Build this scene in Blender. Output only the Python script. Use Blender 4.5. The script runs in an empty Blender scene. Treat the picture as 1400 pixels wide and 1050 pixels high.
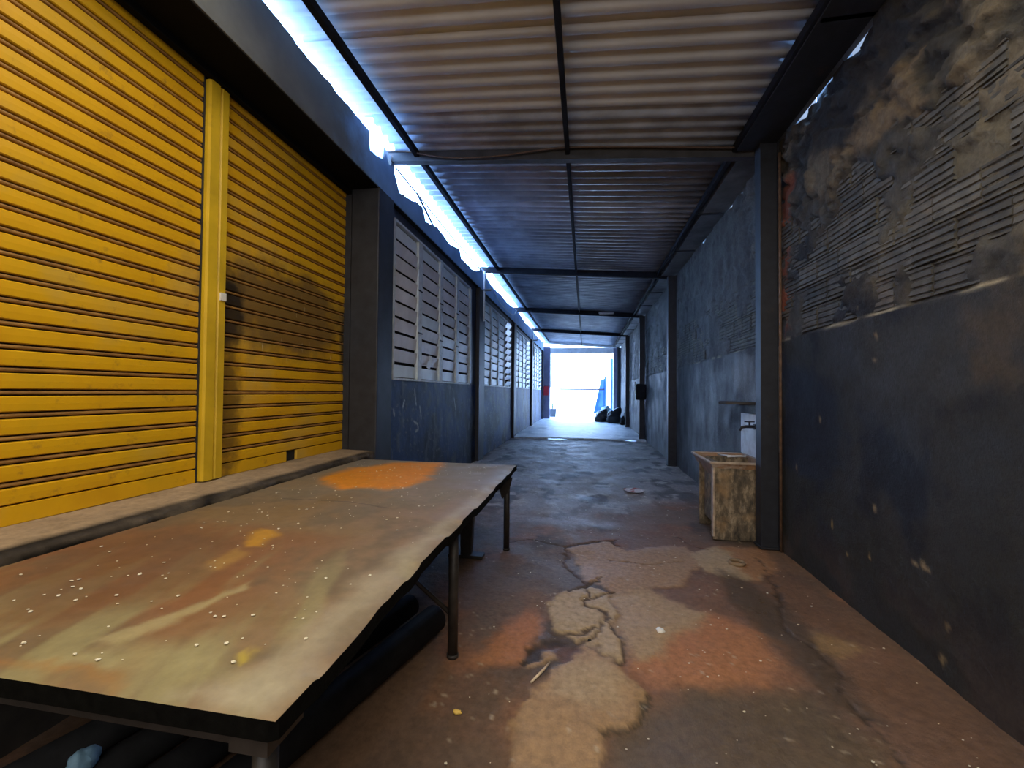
import bpy, math, random
import numpy as np
from mathutils import Vector, Matrix
random.seed(7)
S = bpy.context.scene
COL = S.collection

# ------------------------------------------------------------------ camera, world, sun, exposure
FPX, YAW, PITCH, ROLL = 576.7, .1719, .0191, .0086      # focal length in px of a 1400 px wide frame
CAMP = np.array([0, 0, 1.6])
cd = bpy.data.cameras.new('camera'); cam = bpy.data.objects.new('camera', cd); COL.objects.link(cam)
cd.sensor_fit = 'HORIZONTAL'; cd.sensor_width = 36; cd.lens = 36 * FPX / 1400; cd.clip_start = .02; cd.clip_end = 400
cy, sy, cp, sp, cr, sr = math.cos(YAW), math.sin(YAW), math.cos(PITCH), math.sin(PITCH), math.cos(ROLL), math.sin(ROLL)
_r = Vector((cy, sy, 0)); _f0 = Vector((-sy, cy, 0)); _u0 = Vector((0, 0, 1))
_f = _f0 * cp + _u0 * sp; _u = _u0 * cp - _f0 * sp
_r2 = _r * cr + _u * sr; _u2 = _u * cr - _r * sr
cam.matrix_world = Matrix(((_r2.x, _u2.x, -_f.x, 0), (_r2.y, _u2.y, -_f.y, 0), (_r2.z, _u2.z, -_f.z, 1.6), (0, 0, 0, 1)))
S.camera = cam

def ray(u, w):
    u = (u - 700) / FPX; w = (w - 525) / FPX
    return np.array(_f + _r2 * u - _u2 * w)
def onz(u, w, z=0.): d = ray(u, w); return CAMP + d * (z - 1.6) / d[2]
def onx(u, w, x): d = ray(u, w); return CAMP + d * x / d[0]
def ony(u, w, y): d = ray(u, w); return CAMP + d * y / d[1]

W = bpy.data.worlds.new('world'); S.world = W; W.use_nodes = True
bgn = W.node_tree.nodes['Background']; bgn.inputs[0].default_value = (.27, .51, 1.0, 1); bgn.inputs[1].default_value = 14.5
sd = bpy.data.lights.new('sun', 'SUN'); sd.energy = 9; sd.angle = .01; sd.color = (1, .95, .86)
so = bpy.data.objects.new('sun', sd); COL.objects.link(so)
so.rotation_euler = Vector((-.25, .55, -1)).to_track_quat('-Z', 'Y').to_euler(); so.location = (3, -6, 12)
# warm daylight that comes down through the translucent roof panels above the photographer
ad = bpy.data.lights.new('skylight', 'AREA'); ad.shape = 'RECTANGLE'; ad.size = 3.8; ad.size_y = 5.6; ad.energy = 185; ad.color = (1, .90, .75)
ao = bpy.data.objects.new('skylight', ad); COL.objects.link(ao); ao.location = (-.3, -.4, 4.42); ao.rotation_euler = (0, math.atan(.074), 0)
# soft fill lamp added behind the photographer to lift the near roof
rd = bpy.data.lights.new('rear_fill', 'AREA'); rd.shape = 'RECTANGLE'; rd.size = 3.6; rd.size_y = 2.0; rd.energy = 75; rd.color = (1, .96, .92)
ro_ = bpy.data.objects.new('rear_fill', rd); COL.objects.link(ro_); ro_.location = (-.2, -3.8, 2.9); ro_.rotation_euler = (math.radians(104), 0, 0)
S.view_settings.view_transform = 'Standard'; S.view_settings.look = 'None'; S.view_settings.gamma = 1
S.view_settings.exposure = 0.35; S.view_settings.use_curve_mapping = False
try:
    S.cycles.use_denoising = True; S.cycles.max_bounces = 10; S.cycles.diffuse_bounces = 6; S.cycles.sample_clamp_indirect = 8
except Exception: pass

# ------------------------------------------------------------------ helpers
def lin(r, g, b):
    return tuple(((c / 255) / 12.92 if c <= 10 else ((c / 255 + .055) / 1.055) ** 2.4) for c in (r, g, b))

def _hash(ix, iy, seed):
    n = (ix.astype(np.int64) * 374761393 + iy.astype(np.int64) * 668265263 + seed * 2246822519) & 0xffffffff
    n = ((n ^ (n >> 13)) * 1274126177) & 0xffffffff
    return ((n ^ (n >> 16)) & 0xffffff) / float(0xffffff)
def vnoise(x, y, seed=0):
    ix = np.floor(x); iy = np.floor(y); fx = x - ix; fy = y - iy
    fx = fx * fx * (3 - 2 * fx); fy = fy * fy * (3 - 2 * fy)
    a = _hash(ix, iy, seed); b = _hash(ix + 1, iy, seed); c = _hash(ix, iy + 1, seed); d = _hash(ix + 1, iy + 1, seed)
    return (a * (1 - fx) + b * fx) * (1 - fy) + (c * (1 - fx) + d * fx) * fy
def fbm(x, y, sc=1., o=4, seed=0):
    t = 0; a = .5; n = 0
    for i in range(o):
        t = t + a * vnoise(x * sc, y * sc, seed + i * 17); n += a; a *= .5; sc *= 2.03
    return t / n
def sstep(e0, e1, x):
    t = np.clip((x - e0) / (e1 - e0), 0, 1); return t * t * (3 - 2 * t)
def seg_dist(x, y, pts, closed=False):
    d = np.full(np.shape(x), 1e9); n = len(pts)
    for i in range(n if closed else n - 1):
        ax, ay = pts[i]; bx, by = pts[(i + 1) % n]; ex, ey = bx - ax, by - ay
        t = np.clip(((x - ax) * ex + (y - ay) * ey) / (ex * ex + ey * ey + 1e-12), 0, 1)
        d = np.minimum(d, np.hypot(x - ax - t * ex, y - ay - t * ey))
    return d
def poly_sd(x, y, pts):
    ins = np.zeros(np.shape(x), bool); n = len(pts)
    for i in range(n):
        ax, ay = pts[i]; bx, by = pts[(i + 1) % n]
        c = ((ay > y) != (by > y)) & (x < (bx - ax) * (y - ay) / (by - ay + 1e-12) + ax)
        ins ^= c
    d = seg_dist(x, y, pts, True)
    return np.where(ins, -d, d)
def mix(c, col, m):
    return c * (1 - m[..., None]) + np.array(col) * m[..., None]

def link(o, parent=None):
    COL.objects.link(o)
    if parent is not None: o.parent = parent
    return o
def tag(o, label=None, cat=None, group=None, kind=None):
    if label: o['label'] = label
    if cat: o['category'] = cat
    if group: o['group'] = group
    if kind: o['kind'] = kind
    return o
def empty(name, loc=(0, 0, 0), **k):
    o = bpy.data.objects.new(name, None); o.location = loc; COL.objects.link(o); o.empty_display_size = .1
    return tag(o, **k)

class MB:
    """collects pieces of one part; build() links them as one mesh object"""
    def __init__(s): s.v = []; s.f = []; s.sm = []
    def add(s, v, f, smooth=False):
        b = len(s.v); s.v += [tuple(p) for p in v]; s.f += [tuple(i + b for i in q) for q in f]; s.sm += [smooth] * len(f); return s
    def box(s, x0, y0, z0, x1, y1, z1, M=None):
        v = [(x, y, z) for z in (z0, z1) for y in (y0, y1) for x in (x0, x1)]
        if M is not None: v = [tuple(M @ Vector(p)) for p in v]
        return s.add(v, [(0, 2, 3, 1), (4, 5, 7, 6), (0, 1, 5, 4), (2, 6, 7, 3), (0, 4, 6, 2), (1, 3, 7, 5)])
    def tube(s, pts, r, n=10, caps=True):
        pts = [Vector(p) for p in pts]; rs = r if isinstance(r, (list, tuple)) else [r] * len(pts)
        v = []; f = []; up = None
        for i, p in enumerate(pts):
            t = (pts[min(i + 1, len(pts) - 1)] - pts[max(i - 1, 0)]).normalized()
            if up is None: up = Vector((0, 0, 1)) if abs(t.z) < .9 else Vector((1, 0, 0))
            a = t.cross(up).normalized(); b = a.cross(t).normalized(); up = b
            for k in range(n):
                q = 2 * math.pi * k / n; v.append(p + (a * math.cos(q) + b * math.sin(q)) * rs[i])
        for i in range(len(pts) - 1):
            for k in range(n):
                f.append((i * n + k, i * n + (k + 1) % n, (i + 1) * n + (k + 1) % n, (i + 1) * n + k))
        base = len(s.v); s.add(v, f, True)
        if caps:
            s.f.append(tuple(base + k for k in range(n))[::-1]); s.sm.append(False)
            s.f.append(tuple(base + (len(pts) - 1) * n + k for k in range(n))); s.sm.append(False)
        return s
    def prism(s, poly, axis, a, b):
        """poly of 2D points extruded along axis (0,1,2) from a to b"""
        def P(p, t):
            q = list(p); q.insert(axis, t); return q
        n = len(poly); v = [P(p, a) for p in poly] + [P(p, b) for p in poly]
        f = [(i, (i + 1) % n, n + (i + 1) % n, n + i) for i in range(n)] + [tuple(range(n))[::-1], tuple(range(n, 2 * n))]
        return s.add(v, f)
    def data(s, name, mat):
        me = bpy.data.meshes.new(name); me.from_pydata(s.v, [], s.f)
        me.polygons.foreach_set('use_smooth', s.sm); me.materials.append(mat)
        import bmesh
        bm = bmesh.new(); bm.from_mesh(me); bmesh.ops.recalc_face_normals(bm, faces=bm.faces); bm.to_mesh(me); bm.free()
        return me
    def build(s, name, mat, parent=None, bevel=0., loc=None):
        o = bpy.data.objects.new(name, s.data(name, mat)); link(o, parent)
        if loc is not None: o.location = loc
        if bevel:
            m = o.modifiers.new('bevel', 'BEVEL'); m.width = bevel; m.segments = 2; m.limit_method = 'ANGLE'
        return o

def grid(name, P, mat, parent=None, col=None, smooth=True, flip=False):
    """P: (n,m,3) array of points; col: (n,m,4) vertex colour (alpha = roughness)"""
    n, m = P.shape[:2]
    me = bpy.data.meshes.new(name)
    idx = np.arange(n * m).reshape(n, m)
    q = np.stack([idx[:-1, :-1], idx[1:, :-1], idx[1:, 1:], idx[:-1, 1:]], -1).reshape(-1, 4)
    if flip: q = q[:, ::-1]
    me.vertices.add(n * m); me.vertices.foreach_set('co', P.reshape(-1).astype(np.float32))
    me.loops.add(q.size); me.loops.foreach_set('vertex_index', q.reshape(-1).astype(np.int32))
    me.polygons.add(len(q)); me.polygons.foreach_set('loop_start', np.arange(0, q.size, 4, dtype=np.int32))
    me.polygons.foreach_set('use_smooth', np.full(len(q), smooth))
    me.update(calc_edges=True)
    if col is not None:
        a = me.color_attributes.new('Col', 'FLOAT_COLOR', 'POINT'); a.data.foreach_set('color', col.reshape(-1).astype(np.float32))
    me.materials.append(mat)
    o = bpy.data.objects.new(name, me); link(o, parent); return o

# ------------------------------------------------------------------ materials
class NT:
    def __init__(s, name):
        s.m = bpy.data.materials.new(name); s.m.use_nodes = True; s.t = s.m.node_tree; s.b = s.t.nodes['Principled BSDF']
    def n(s, t, **k):
        nd = s.t.nodes.new(t)
        for a, b in k.items(): setattr(nd, a, b)
        return nd
    def l(s, a, b): s.t.links.new(a, b)
    def noise(s, scale, detail=4, vec=None, rough=.55):
        nd = s.n('ShaderNodeTexNoise'); nd.inputs['Scale'].default_value = scale; nd.inputs['Detail'].default_value = detail; nd.inputs['Roughness'].default_value = rough
        s.l(vec if vec is not None else s.pos(), nd.inputs['Vector']); return nd.outputs['Fac']
    def pos(s):
        if not hasattr(s, '_p'): s._p = s.n('ShaderNodeNewGeometry').outputs['Position']
        return s._p
    def objco(s):
        if not hasattr(s, '_o'): s._o = s.n('ShaderNodeTexCoord').outputs['Object']
        return s._o
    def ramp(s, fac, stops):
        nd = s.n('ShaderNodeValToRGB'); e = nd.color_ramp.elements
        e[0].position, e[0].color = stops[0][0], (*stops[0][1], 1); e[1].position, e[1].color = stops[-1][0], (*stops[-1][1], 1)
        for p, c in stops[1:-1]: q = e.new(p); q.color = (*c, 1)
        s.l(fac, nd.inputs[0]); return nd.outputs[0]
    def mixc(s, fac, a, b, mode='MIX'):
        nd = s.n('ShaderNodeMix', data_type='RGBA', blend_type=mode)
        for i, v in ((0, fac), (6, a), (7, b)):
            if isinstance(v, (int, float)): nd.inputs[i].default_value = v
            elif isinstance(v, tuple): nd.inputs[i].default_value = (*v, 1)
            else: s.l(v, nd.inputs[i])
        return nd.outputs[2]
    def math(s, op, a, b=0., c=None, clamp=False):
        nd = s.n('ShaderNodeMath', operation=op, use_clamp=clamp)
        for i, v in enumerate((a, b, c)):
            if v is None: continue
            if isinstance(v, (int, float)): nd.inputs[i].default_value = v
            else: s.l(v, nd.inputs[i])
        return nd.outputs[0]
    def bump(s, h, strength=.3, dist=.01):
        nd = s.n('ShaderNodeBump'); nd.inputs['Strength'].default_value = strength; nd.inputs['Distance'].default_value = dist
        s.l(h, nd.inputs['Height']); s.l(nd.outputs[0], s.b.inputs['Normal'])
    def base(s, c):
        if isinstance(c, tuple): s.b.inputs['Base Color'].default_value = (*c, 1)
        else: s.l(c, s.b.inputs['Base Color'])
    def rough(s, r):
        if isinstance(r, (int, float)): s.b.inputs['Roughness'].default_value = r
        else: s.l(r, s.b.inputs['Roughness'])
    def box_mask(s, cy_, cz_, hy, hz, soft, nscale=4., namp=.25):
        """noisy elliptic mask in the Y-Z plane of the world"""
        sx = s.n('ShaderNodeSeparateXYZ'); s.l(s.pos(), sx.inputs[0])
        a = s.math('DIVIDE', s.math('SUBTRACT', sx.outputs[1], cy_), hy); b = s.math('DIVIDE', s.math('SUBTRACT', sx.outputs[2], cz_), hz)
        d = s.math('SQRT', s.math('ADD', s.math('MULTIPLY', a, a), s.math('MULTIPLY', b, b)))
        d = s.math('ADD', d, s.math('MULTIPLY', s.math('SUBTRACT', s.noise(nscale), .5), namp * 4))
        mr = s.n('ShaderNodeMapRange', interpolation_type='SMOOTHSTEP'); s.l(d, mr.inputs[0])
        mr.inputs[1].default_value = 1 - soft; mr.inputs[2].default_value = 1 + soft; mr.inputs[3].default_value = 1; mr.inputs[4].default_value = 0
        return mr.outputs[0]

def mat(name, c, rough=.6, metal=0., var=.25, scale=8., bump=.15, bd=.004, c2=None, c2lo=.5, c2hi=.7, rand=0., spec=.5, obj=False):
    t = NT(name); v = t.objco() if obj else t.pos()
    f = t.noise(scale, 5, v)
    dk = tuple(x * (1 - var) for x in c); lt = tuple(min(1, x * (1 + var)) for x in c)
    col = t.ramp(f, [(.3, dk), (.7, lt)])
    if c2 is not None:
        m = t.ramp(t.noise(scale * .37, 6, v, .65), [(c2lo, (0, 0, 0)), (c2hi, (1, 1, 1))]); col = t.mixc(m, col, c2)
    if rand:
        oi = t.n('ShaderNodeObjectInfo'); g = t.math('ADD', t.math('MULTIPLY', oi.outputs['Random'], rand * 2), 1 - rand)
        cc = t.n('ShaderNodeCombineColor'); [t.l(g, cc.inputs[i]) for i in range(3)]
        col = t.mixc(1.0, col, cc.outputs[0], 'MULTIPLY')
    t.base(col); t.rough(rough); t.b.inputs['Metallic'].default_value = metal; t.b.inputs['Specular IOR Level'].default_value = spec
    if bump: t.bump(t.noise(scale * 4, 6, v), bump, bd)
    return t.m

def mat_attr(name, fine=25., amp=.3, bump=.3, bd=.006, spec=.4):
    t = NT(name); a = t.n('ShaderNodeAttribute', attribute_name='Col')
    f = t.noise(fine, 7, None, .65); g = t.ramp(f, [(.25, (1 - amp,) * 3), (.75, (1 + amp,) * 3)])
    t.base(t.mixc(1.0, a.outputs['Color'], g, 'MULTIPLY')); t.l(a.outputs['Alpha'], t.b.inputs['Roughness'])
    t.b.inputs['Specular IOR Level'].default_value = spec
    t.bump(t.noise(fine * 1.7, 8, None, .7), bump, bd); return t.m

M = {}
M['floor'] = mat_attr('stained_concrete', 24, .34, .6, .009, .42)
M['wall_r'] = mat_attr('sooty_plaster', 34, .35, .8, .016, .3)
M['table'] = mat_attr('stained_board', 18, .16, .2, .003, .35)
M['navy'] = mat('navy_paint', (.022, .030, .060), .45, var=.5, scale=5, bump=.25, c2=(.10, .12, .15), c2lo=.6, c2hi=.75)
M['navy_rough'] = mat_attr('worn_navy_paint', 26, .3, .35, .005, .3)
def skylit_lintel_mat():
    t = NT('skylit_lintel_paint'); f = t.noise(2.6, 5)
    g = t.ramp(f, [(.3, (.07, .075, .072)), (.7, (.13, .135, .128))]); b = t.ramp(f, [(.3, (.16, .29, .50)), (.7, (.24, .42, .68))])  # blue ramp paints in the sky light on the window bays
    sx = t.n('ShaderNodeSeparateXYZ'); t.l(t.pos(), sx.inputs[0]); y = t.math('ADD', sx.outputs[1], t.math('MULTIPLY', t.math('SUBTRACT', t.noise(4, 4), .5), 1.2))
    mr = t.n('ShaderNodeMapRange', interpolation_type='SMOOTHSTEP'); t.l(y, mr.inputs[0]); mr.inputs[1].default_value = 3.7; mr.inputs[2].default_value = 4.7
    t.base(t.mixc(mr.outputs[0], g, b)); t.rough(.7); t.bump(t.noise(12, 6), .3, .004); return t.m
M['lintel'] = skylit_lintel_mat()
M['lintel_grey'] = mat('grey_lintel_paint', (.12, .125, .12), .6, var=.25, scale=2.5, bump=.2, c2=(.07, .075, .075), c2lo=.5, c2hi=.7)
M['endwall'] = mat('pale_violet_paint', (.22, .21, .30), .7, var=.15, scale=3)
M['soffit'] = mat('dark_soffit', (.004, .004, .0045), .8, var=.3, scale=3, spec=.1)
M['pillar'] = mat('pillar_paint', (.020, .022, .028), .55, var=.4, scale=6, bump=.3, c2=(.09, .08, .07), c2lo=.68, c2hi=.74)
M['steel'] = mat('dark_steel_paint', (.016, .018, .025), .5, var=.35, scale=9, bump=.2, c2=(.045, .03, .022), c2lo=.66, c2hi=.75)
M['purlin'] = mat('purlin_paint', (.016, .018, .025), .8, var=.3, scale=9, bump=.1, spec=.12)
M['steel_end'] = mat('beam_steel', (.05, .05, .055), .6, var=.3, scale=7, bump=.15)
M['rust'] = mat('rusty_conduit', (.13, .075, .045), .6, var=.4, scale=20)
M['sheet'] = mat('sooty_roofing_sheet', (.27, .305, .38), .42, var=.35, scale=2.3, bump=.1, bd=.004, c2=(.15, .165, .21), c2lo=.48, c2hi=.72, rand=.22)
M['sheet_light'] = mat('pale_roofing_sheet', (.50, .53, .58), .5, var=.12, scale=1.6, bump=.1, rand=.08, c2=(.40, .40, .42), c2lo=.5, c2hi=.75)
M['sheet_edge'] = mat('clean_roofing_sheet', (.55, .55, .53), .5, var=.15, scale=3)
M['gutter'] = mat('gutter_metal', (.20, .21, .22), .45, .3, var=.3, scale=3, c2=(.05, .05, .06), c2lo=.5, c2hi=.7)
M['frame'] = mat('window_frame_paint', (.66, .74, .78), .5, var=.15, scale=12, c2=(.2, .22, .24), c2lo=.62, c2hi=.75)
M['pane'] = mat('dusty_louvre_glass', (.76, .75, .76), .45, var=.12, scale=3, bump=0, rand=.18, c2=(.58, .53, .51), c2lo=.55, c2hi=.75)
M['pane_pale'] = mat('pale_blue_louvre_glass', (.78, .88, .92), .4, var=.1, scale=3, bump=0, rand=.1)
M['black'] = mat('black_void', (.008, .008, .01), .8, var=.1, scale=5, bump=0)
M['ledge'] = mat_attr('ledge_concrete', 24, .3, .5, .008, .3)
M['dock'] = mat('dock_concrete', (.04, .034, .028), .8, var=.4, scale=6, bump=.4)
M['street'] = mat('street_concrete', (.62, .60, .56), .8, var=.12, scale=1.5)
M['white'] = mat('white_render', (.80, .80, .78), .8, var=.05, scale=1.2)
M['whitepaint'] = mat('white_painted_metal', (.75, .75, .74), .5, var=.1, scale=5)
M['blue'] = mat('blue_gate_paint', (.02, .085, .25), .5, var=.15, scale=4)
M['bar'] = mat('blue_grey_bar', (.006, .010, .028), .6, var=.15, scale=4)
M['red'] = mat('red_sign', (.65, .03, .05), .5, var=.1, scale=6)
M['bag'] = mat('black_bag', (.012, .012, .016), .3, var=.2, scale=9, bump=.3)
M['bag_c'] = mat('pale_cyan_bag', (.45, .68, .75), .4, var=.2, scale=9, bump=.3)
M['leaf'] = mat('dark_leaf', (.05, .10, .03), .5, var=.3, scale=9)
M['pot'] = mat('grey_planter', (.03, .032, .04), .7, var=.2, scale=6)
M['sinkc'] = None
M['tile'] = mat('white_splashback', (.66, .66, .65), .4, var=.12, scale=7, c2=(.33, .29, .24), c2lo=.5, c2hi=.75)
M['pvc'] = mat('white_plastic', (.75, .73, .68), .4, var=.08, scale=12)
M['dmetal'] = mat('dark_tap_metal', (.04, .04, .045), .35, .6, var=.2, scale=20)
M['pipe'] = mat('black_pipe', (.016, .016, .017), .8, var=.4, scale=8, spec=.15)
M['leg'] = mat('table_leg_steel', (.028, .024, .021), .5, var=.4, scale=14, c2=(.07, .04, .025), c2lo=.6, c2hi=.75)
M['edge'] = mat('shaded_table_edge', (.004, .004, .0035), .85, var=.4, scale=30, bump=.4, spec=.05)  # near-black colour stands in for the shade on the table's rim
M['tan'] = mat('tan_ceramic', (.22, .15, .085), .7, var=.3, scale=20)
M['chip'] = mat('pale_chip', (.72, .66, .50), .6, var=.2, scale=40)
M['chip_y'] = mat('yellow_chip', (.75, .50, .10), .6, var=.2, scale=40)
M['stick'] = mat('pale_wood', (.55, .42, .28), .7, var=.2, scale=30)
M['cable'] = mat('brown_cable', (.10, .06, .04), .5, var=.2, scale=12)
M['cable_w'] = mat('pale_cable', (.5, .5, .5), .5, var=.2, scale=12)
M['paper'] = mat('paper_plate', (.72, .66, .64), .6, var=.1, scale=20, c2=(.5, .12, .10), c2lo=.5, c2hi=.6)
M['bluerag'] = mat('pale_blue_rag', (.20, .36, .50), .6, var=.3, scale=18)
M['lamp'] = mat('lamp_housing', (.6, .62, .66), .35, var=.1, scale=9)

def shutter_mat():
    t = NT('yellow_shutter_paint')
    f = t.noise(2.2, 5); c = t.ramp(f, [(.3, (.60, .31, .005)), (.5, (.68, .37, .006)), (.72, (.58, .34, .008))])
    fd = t.ramp(t.noise(1.1, 4), [(.55, (0, 0, 0)), (.75, (.5, .5, .5))]); c = t.mixc(fd, c, (.52, .36, .14))
    d = t.ramp(t.noise(9, 7, None, .7), [(.60, (0, 0, 0)), (.75, (1, 1, 1))]); c = t.mixc(t.math('MULTIPLY', d, .7), c, (.20, .10, .03))
    m1 = t.box_mask(3.75, 2.36, .95, .42, .35, 5., .28)
    c = t.mixc(t.math('MULTIPLY', m1, .8), c, (.085, .05, .028))
    m2 = t.box_mask(2.98, 2.26, .17, .30, .3, 9., .25); c = t.mixc(t.math('MULTIPLY', m2, .92), c, (.014, .012, .01))
    m3 = t.box_mask(4.72, 2.2, .12, .55, .4, 7., .2); c = t.mixc(t.math('MULTIPLY', m3, .9), c, (.02, .018, .015))
    m4 = t.box_mask(3.0, 1.45, .12, .6, .5, 14., .35); c = t.mixc(t.math('MULTIPLY', m4, .75), c, (.06, .035, .015))
    w = t.n('ShaderNodeMapping'); w.inputs['Scale'].default_value = (1, 22, 2.5); t.l(t.pos(), w.inputs['Vector'])
    m5 = t.math('MULTIPLY', t.ramp(t.noise(1.6, 3, w.outputs[0]), [(.70, (0, 0, 0)), (.74, (1, 1, 1))]), t.box_mask(4.0, 1.95, .8, .55, .3, 3., .2))
    c = t.mixc(m5, c, (.72, .62, .42))
    t.base(c); t.rough(.42); t.b.inputs['Specular IOR Level'].default_value = .4
    t.bump(t.noise(14, 5), .12, .004); return t.m
M['shutter'] = shutter_mat()
def groove_mat():
    t = NT('grimy_shutter_hinge'); c = t.ramp(t.noise(7, 5), [(.3, (.20, .09, .02)), (.7, (.40, .21, .05))]); t.base(c); t.rough(.6); return t.m
M['hinge'] = groove_mat()
M['post'] = mat('yellow_post_paint', (.62, .40, .015), .45, var=.15, scale=4, c2=(.28, .15, .03), c2lo=.60, c2hi=.78)

def sink_mat():
    t = NT('weathered_concrete_sink')
    w = t.n('ShaderNodeMapping'); w.inputs['Scale'].default_value = (1, 1, .45); t.l(t.pos(), w.inputs['Vector'])
    c = t.ramp(t.noise(16, 8, w.outputs[0], .7), [(.32, (.03, .025, .02)), (.5, (.13, .10, .065)), (.62, (.30, .23, .15)), (.75, (.42, .36, .28))])
    m = t.ramp(t.noise(3.5, 4), [(.52, (0, 0, 0)), (.68, (1, 1, 1))]); c = t.mixc(t.math('MULTIPLY', m, .75), c, (.36, .22, .10))
    t.base(c); t.rough(.75); t.bump(t.noise(18, 8, w.outputs[0], .7), .6, .012); return t.m
M['sinkc'] = sink_mat()
M['basin'] = mat('stained_basin', (.30, .17, .09), .5, var=.35, scale=9, c2=(.48, .42, .36), c2lo=.55, c2hi=.7)
M['rim'] = mat('sink_rim', (.42, .33, .25), .55, var=.3, scale=15)
M['brick'] = mat('sooty_brick', (.085, .078, .062), .75, var=.45, scale=9, bump=.5, bd=.006, rand=.3, c2=(.17, .13, .085), c2lo=.55, c2hi=.72)

# ------------------------------------------------------------------ setting: dimensions
XR, XL, XW, XS = 2.0, -2.44, -2.52, -2.89       # right wall, left pillar face, window wall, shutter plane
Y0, YE = -4.0, 25.0
def zroof(x): return 4.40 - .074 * x            # centre line of the sloping roof beams
BAYS = [5.0, 10.0, 15.0, 20.0, 25.0]

# ---- floor
def fp(*pts): return [tuple(onz(u, w)[:2]) for u, w in pts]
ys = np.concatenate([np.arange(Y0, .6, .09), np.arange(.6, 5.2, .016), np.arange(5.2, 9, .03), np.arange(9, 14.6, .08), [14.6]])
xs = np.arange(-2.57, 2.061, .018)
Xg, Yg = np.meshgrid(xs, ys)
nx = Xg + (fbm(Xg, Yg, 5, 4, 3) - .5) * .16 + (fbm(Xg, Yg, 24, 3, 9) - .5) * .05
ny = Yg + (fbm(Xg, Yg, 5, 4, 5) - .5) * .16 + (fbm(Xg, Yg, 24, 3, 13) - .5) * .05
big = fbm(Xg, Yg, .8, 5, 21); med = fbm(Xg, Yg, 3, 5, 31); fine = fbm(Xg, Yg, 14, 4, 41)
C = np.zeros(Xg.shape + (3,)) + np.array((.135, .088, .056))
C = mix(C, (.20, .105, .06), sstep(.45, .7, med)); C = mix(C, (.07, .055, .042), sstep(.5, .72, fbm(Xg, Yg, 2.2, 5, 77)))
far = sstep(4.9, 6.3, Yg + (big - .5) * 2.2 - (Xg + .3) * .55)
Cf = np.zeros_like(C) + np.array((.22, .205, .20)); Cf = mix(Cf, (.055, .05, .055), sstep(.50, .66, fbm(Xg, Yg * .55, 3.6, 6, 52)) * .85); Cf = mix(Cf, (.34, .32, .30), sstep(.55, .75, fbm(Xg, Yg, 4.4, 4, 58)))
H = (big - .5) * .02 + (med - .5) * .012 + (fine - .5) * .005
H = H + far * (fbm(Xg, Yg * .7, 4.2, 4, 91) - .5) * .03
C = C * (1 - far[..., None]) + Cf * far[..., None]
C = C * np.array((1.12, 1.0, .92))
R = np.full(Xg.shape, .62)
def patch(poly, col, soft=.05, h=0., amt=1., rough=None):
    global C, H, R
    m = sstep(soft, -soft, poly_sd(nx, ny, fp(*poly))) * amt
    C = mix(C, col, m); H = H + h * m
    if rough is not None: R = R * (1 - m) + rough * m
tan, tan2, orr, redd = (.37, .26, .14), (.33, .20, .095), (.34, .145, .06), (.22, .105, .06)
patch([(800, 745), (870, 700), (960, 735), (1010, 745), (1060, 760), (1100, 800), (1240, 905), (1400, 1015), (1400, 1080), (1230, 1080), (1100, 930), (1000, 880), (900, 830), (845, 800)], (.165, .088, .052), .15, 0, .8)
patch([(700, 750), (780, 745), (790, 790), (760, 830), (690, 840), (650, 900), (630, 860), (640, 790)], (.13, .095, .07), .12, 0, .7)
patch([(640, 905), (668, 868), (705, 838), (728, 836), (733, 868), (712, 905), (660, 915)], orr, .07, .004)
patch([(870, 855), (960, 832), (1045, 862), (1065, 912), (1000, 940), (905, 938), (856, 912)], orr, .09, .004)
patch([(775, 748), (835, 740), (855, 752), (935, 745), (960, 770), (930, 800), (880, 806), (838, 812), (815, 795), (795, 792)], (.30, .185, .10), .03, .006)
patch([(748, 842), (752, 822), (776, 808), (802, 800), (836, 812), (842, 850), (850, 882), (846, 902), (800, 880), (770, 873), (752, 860)], tan, .018, .012)
patch([(800, 882), (846, 905), (855, 922), (892, 955), (886, 975), (850, 985), (824, 1008), (815, 1080), (700, 1080), (704, 985), (738, 942), (765, 908)], tan2, .022, .012)
patch([(775, 905), (830, 900), (850, 930), (845, 960), (800, 965), (755, 950)], tan, .06, 0, .8)
patch([(836, 812), (880, 804), (940, 828), (966, 836), (934, 866), (902, 898), (872, 908), (856, 890), (846, 850)], (.34, .225, .115), .05, .005)
patch([(705, 895), (740, 885), (765, 890), (745, 905), (715, 915)], tan2, .02, .006)
patch([(940, 757), (985, 744), (1030, 752), (1058, 775), (1045, 792), (1005, 788), (965, 780)], (.36, .25, .14), .03, .006)
patch([(985, 745), (1040, 752), (1070, 780), (1030, 795), (1010, 770)], (.30, .15, .07), .05)
patch([(985, 775), (1040, 800), (1120, 870), (1200, 980), (1130, 960), (1070, 880), (1000, 820)], (.085, .062, .045), .07, -.006, .85, .32)
patch([(880, 965), (980, 935), (1090, 940), (1200, 1010), (1230, 1080), (840, 1080), (840, 1010)], (.105, .075, .045), .10, -.008, .85, .45)
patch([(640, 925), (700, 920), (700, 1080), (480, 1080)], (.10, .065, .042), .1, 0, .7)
patch([(1110, 860), (1170, 880), (1160, 905), (1120, 890)], (.28, .17, .07), .05, 0, .7)
patch([(700, 905), (722, 882), (765, 873), (775, 882), (742, 888), (735, 900), (712, 912)], (.045, .03, .022), .015, -.012)
patch([(735, 880), (780, 885), (800, 892), (765, 905)], (.12, .06, .035), .02, -.004)
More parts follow.
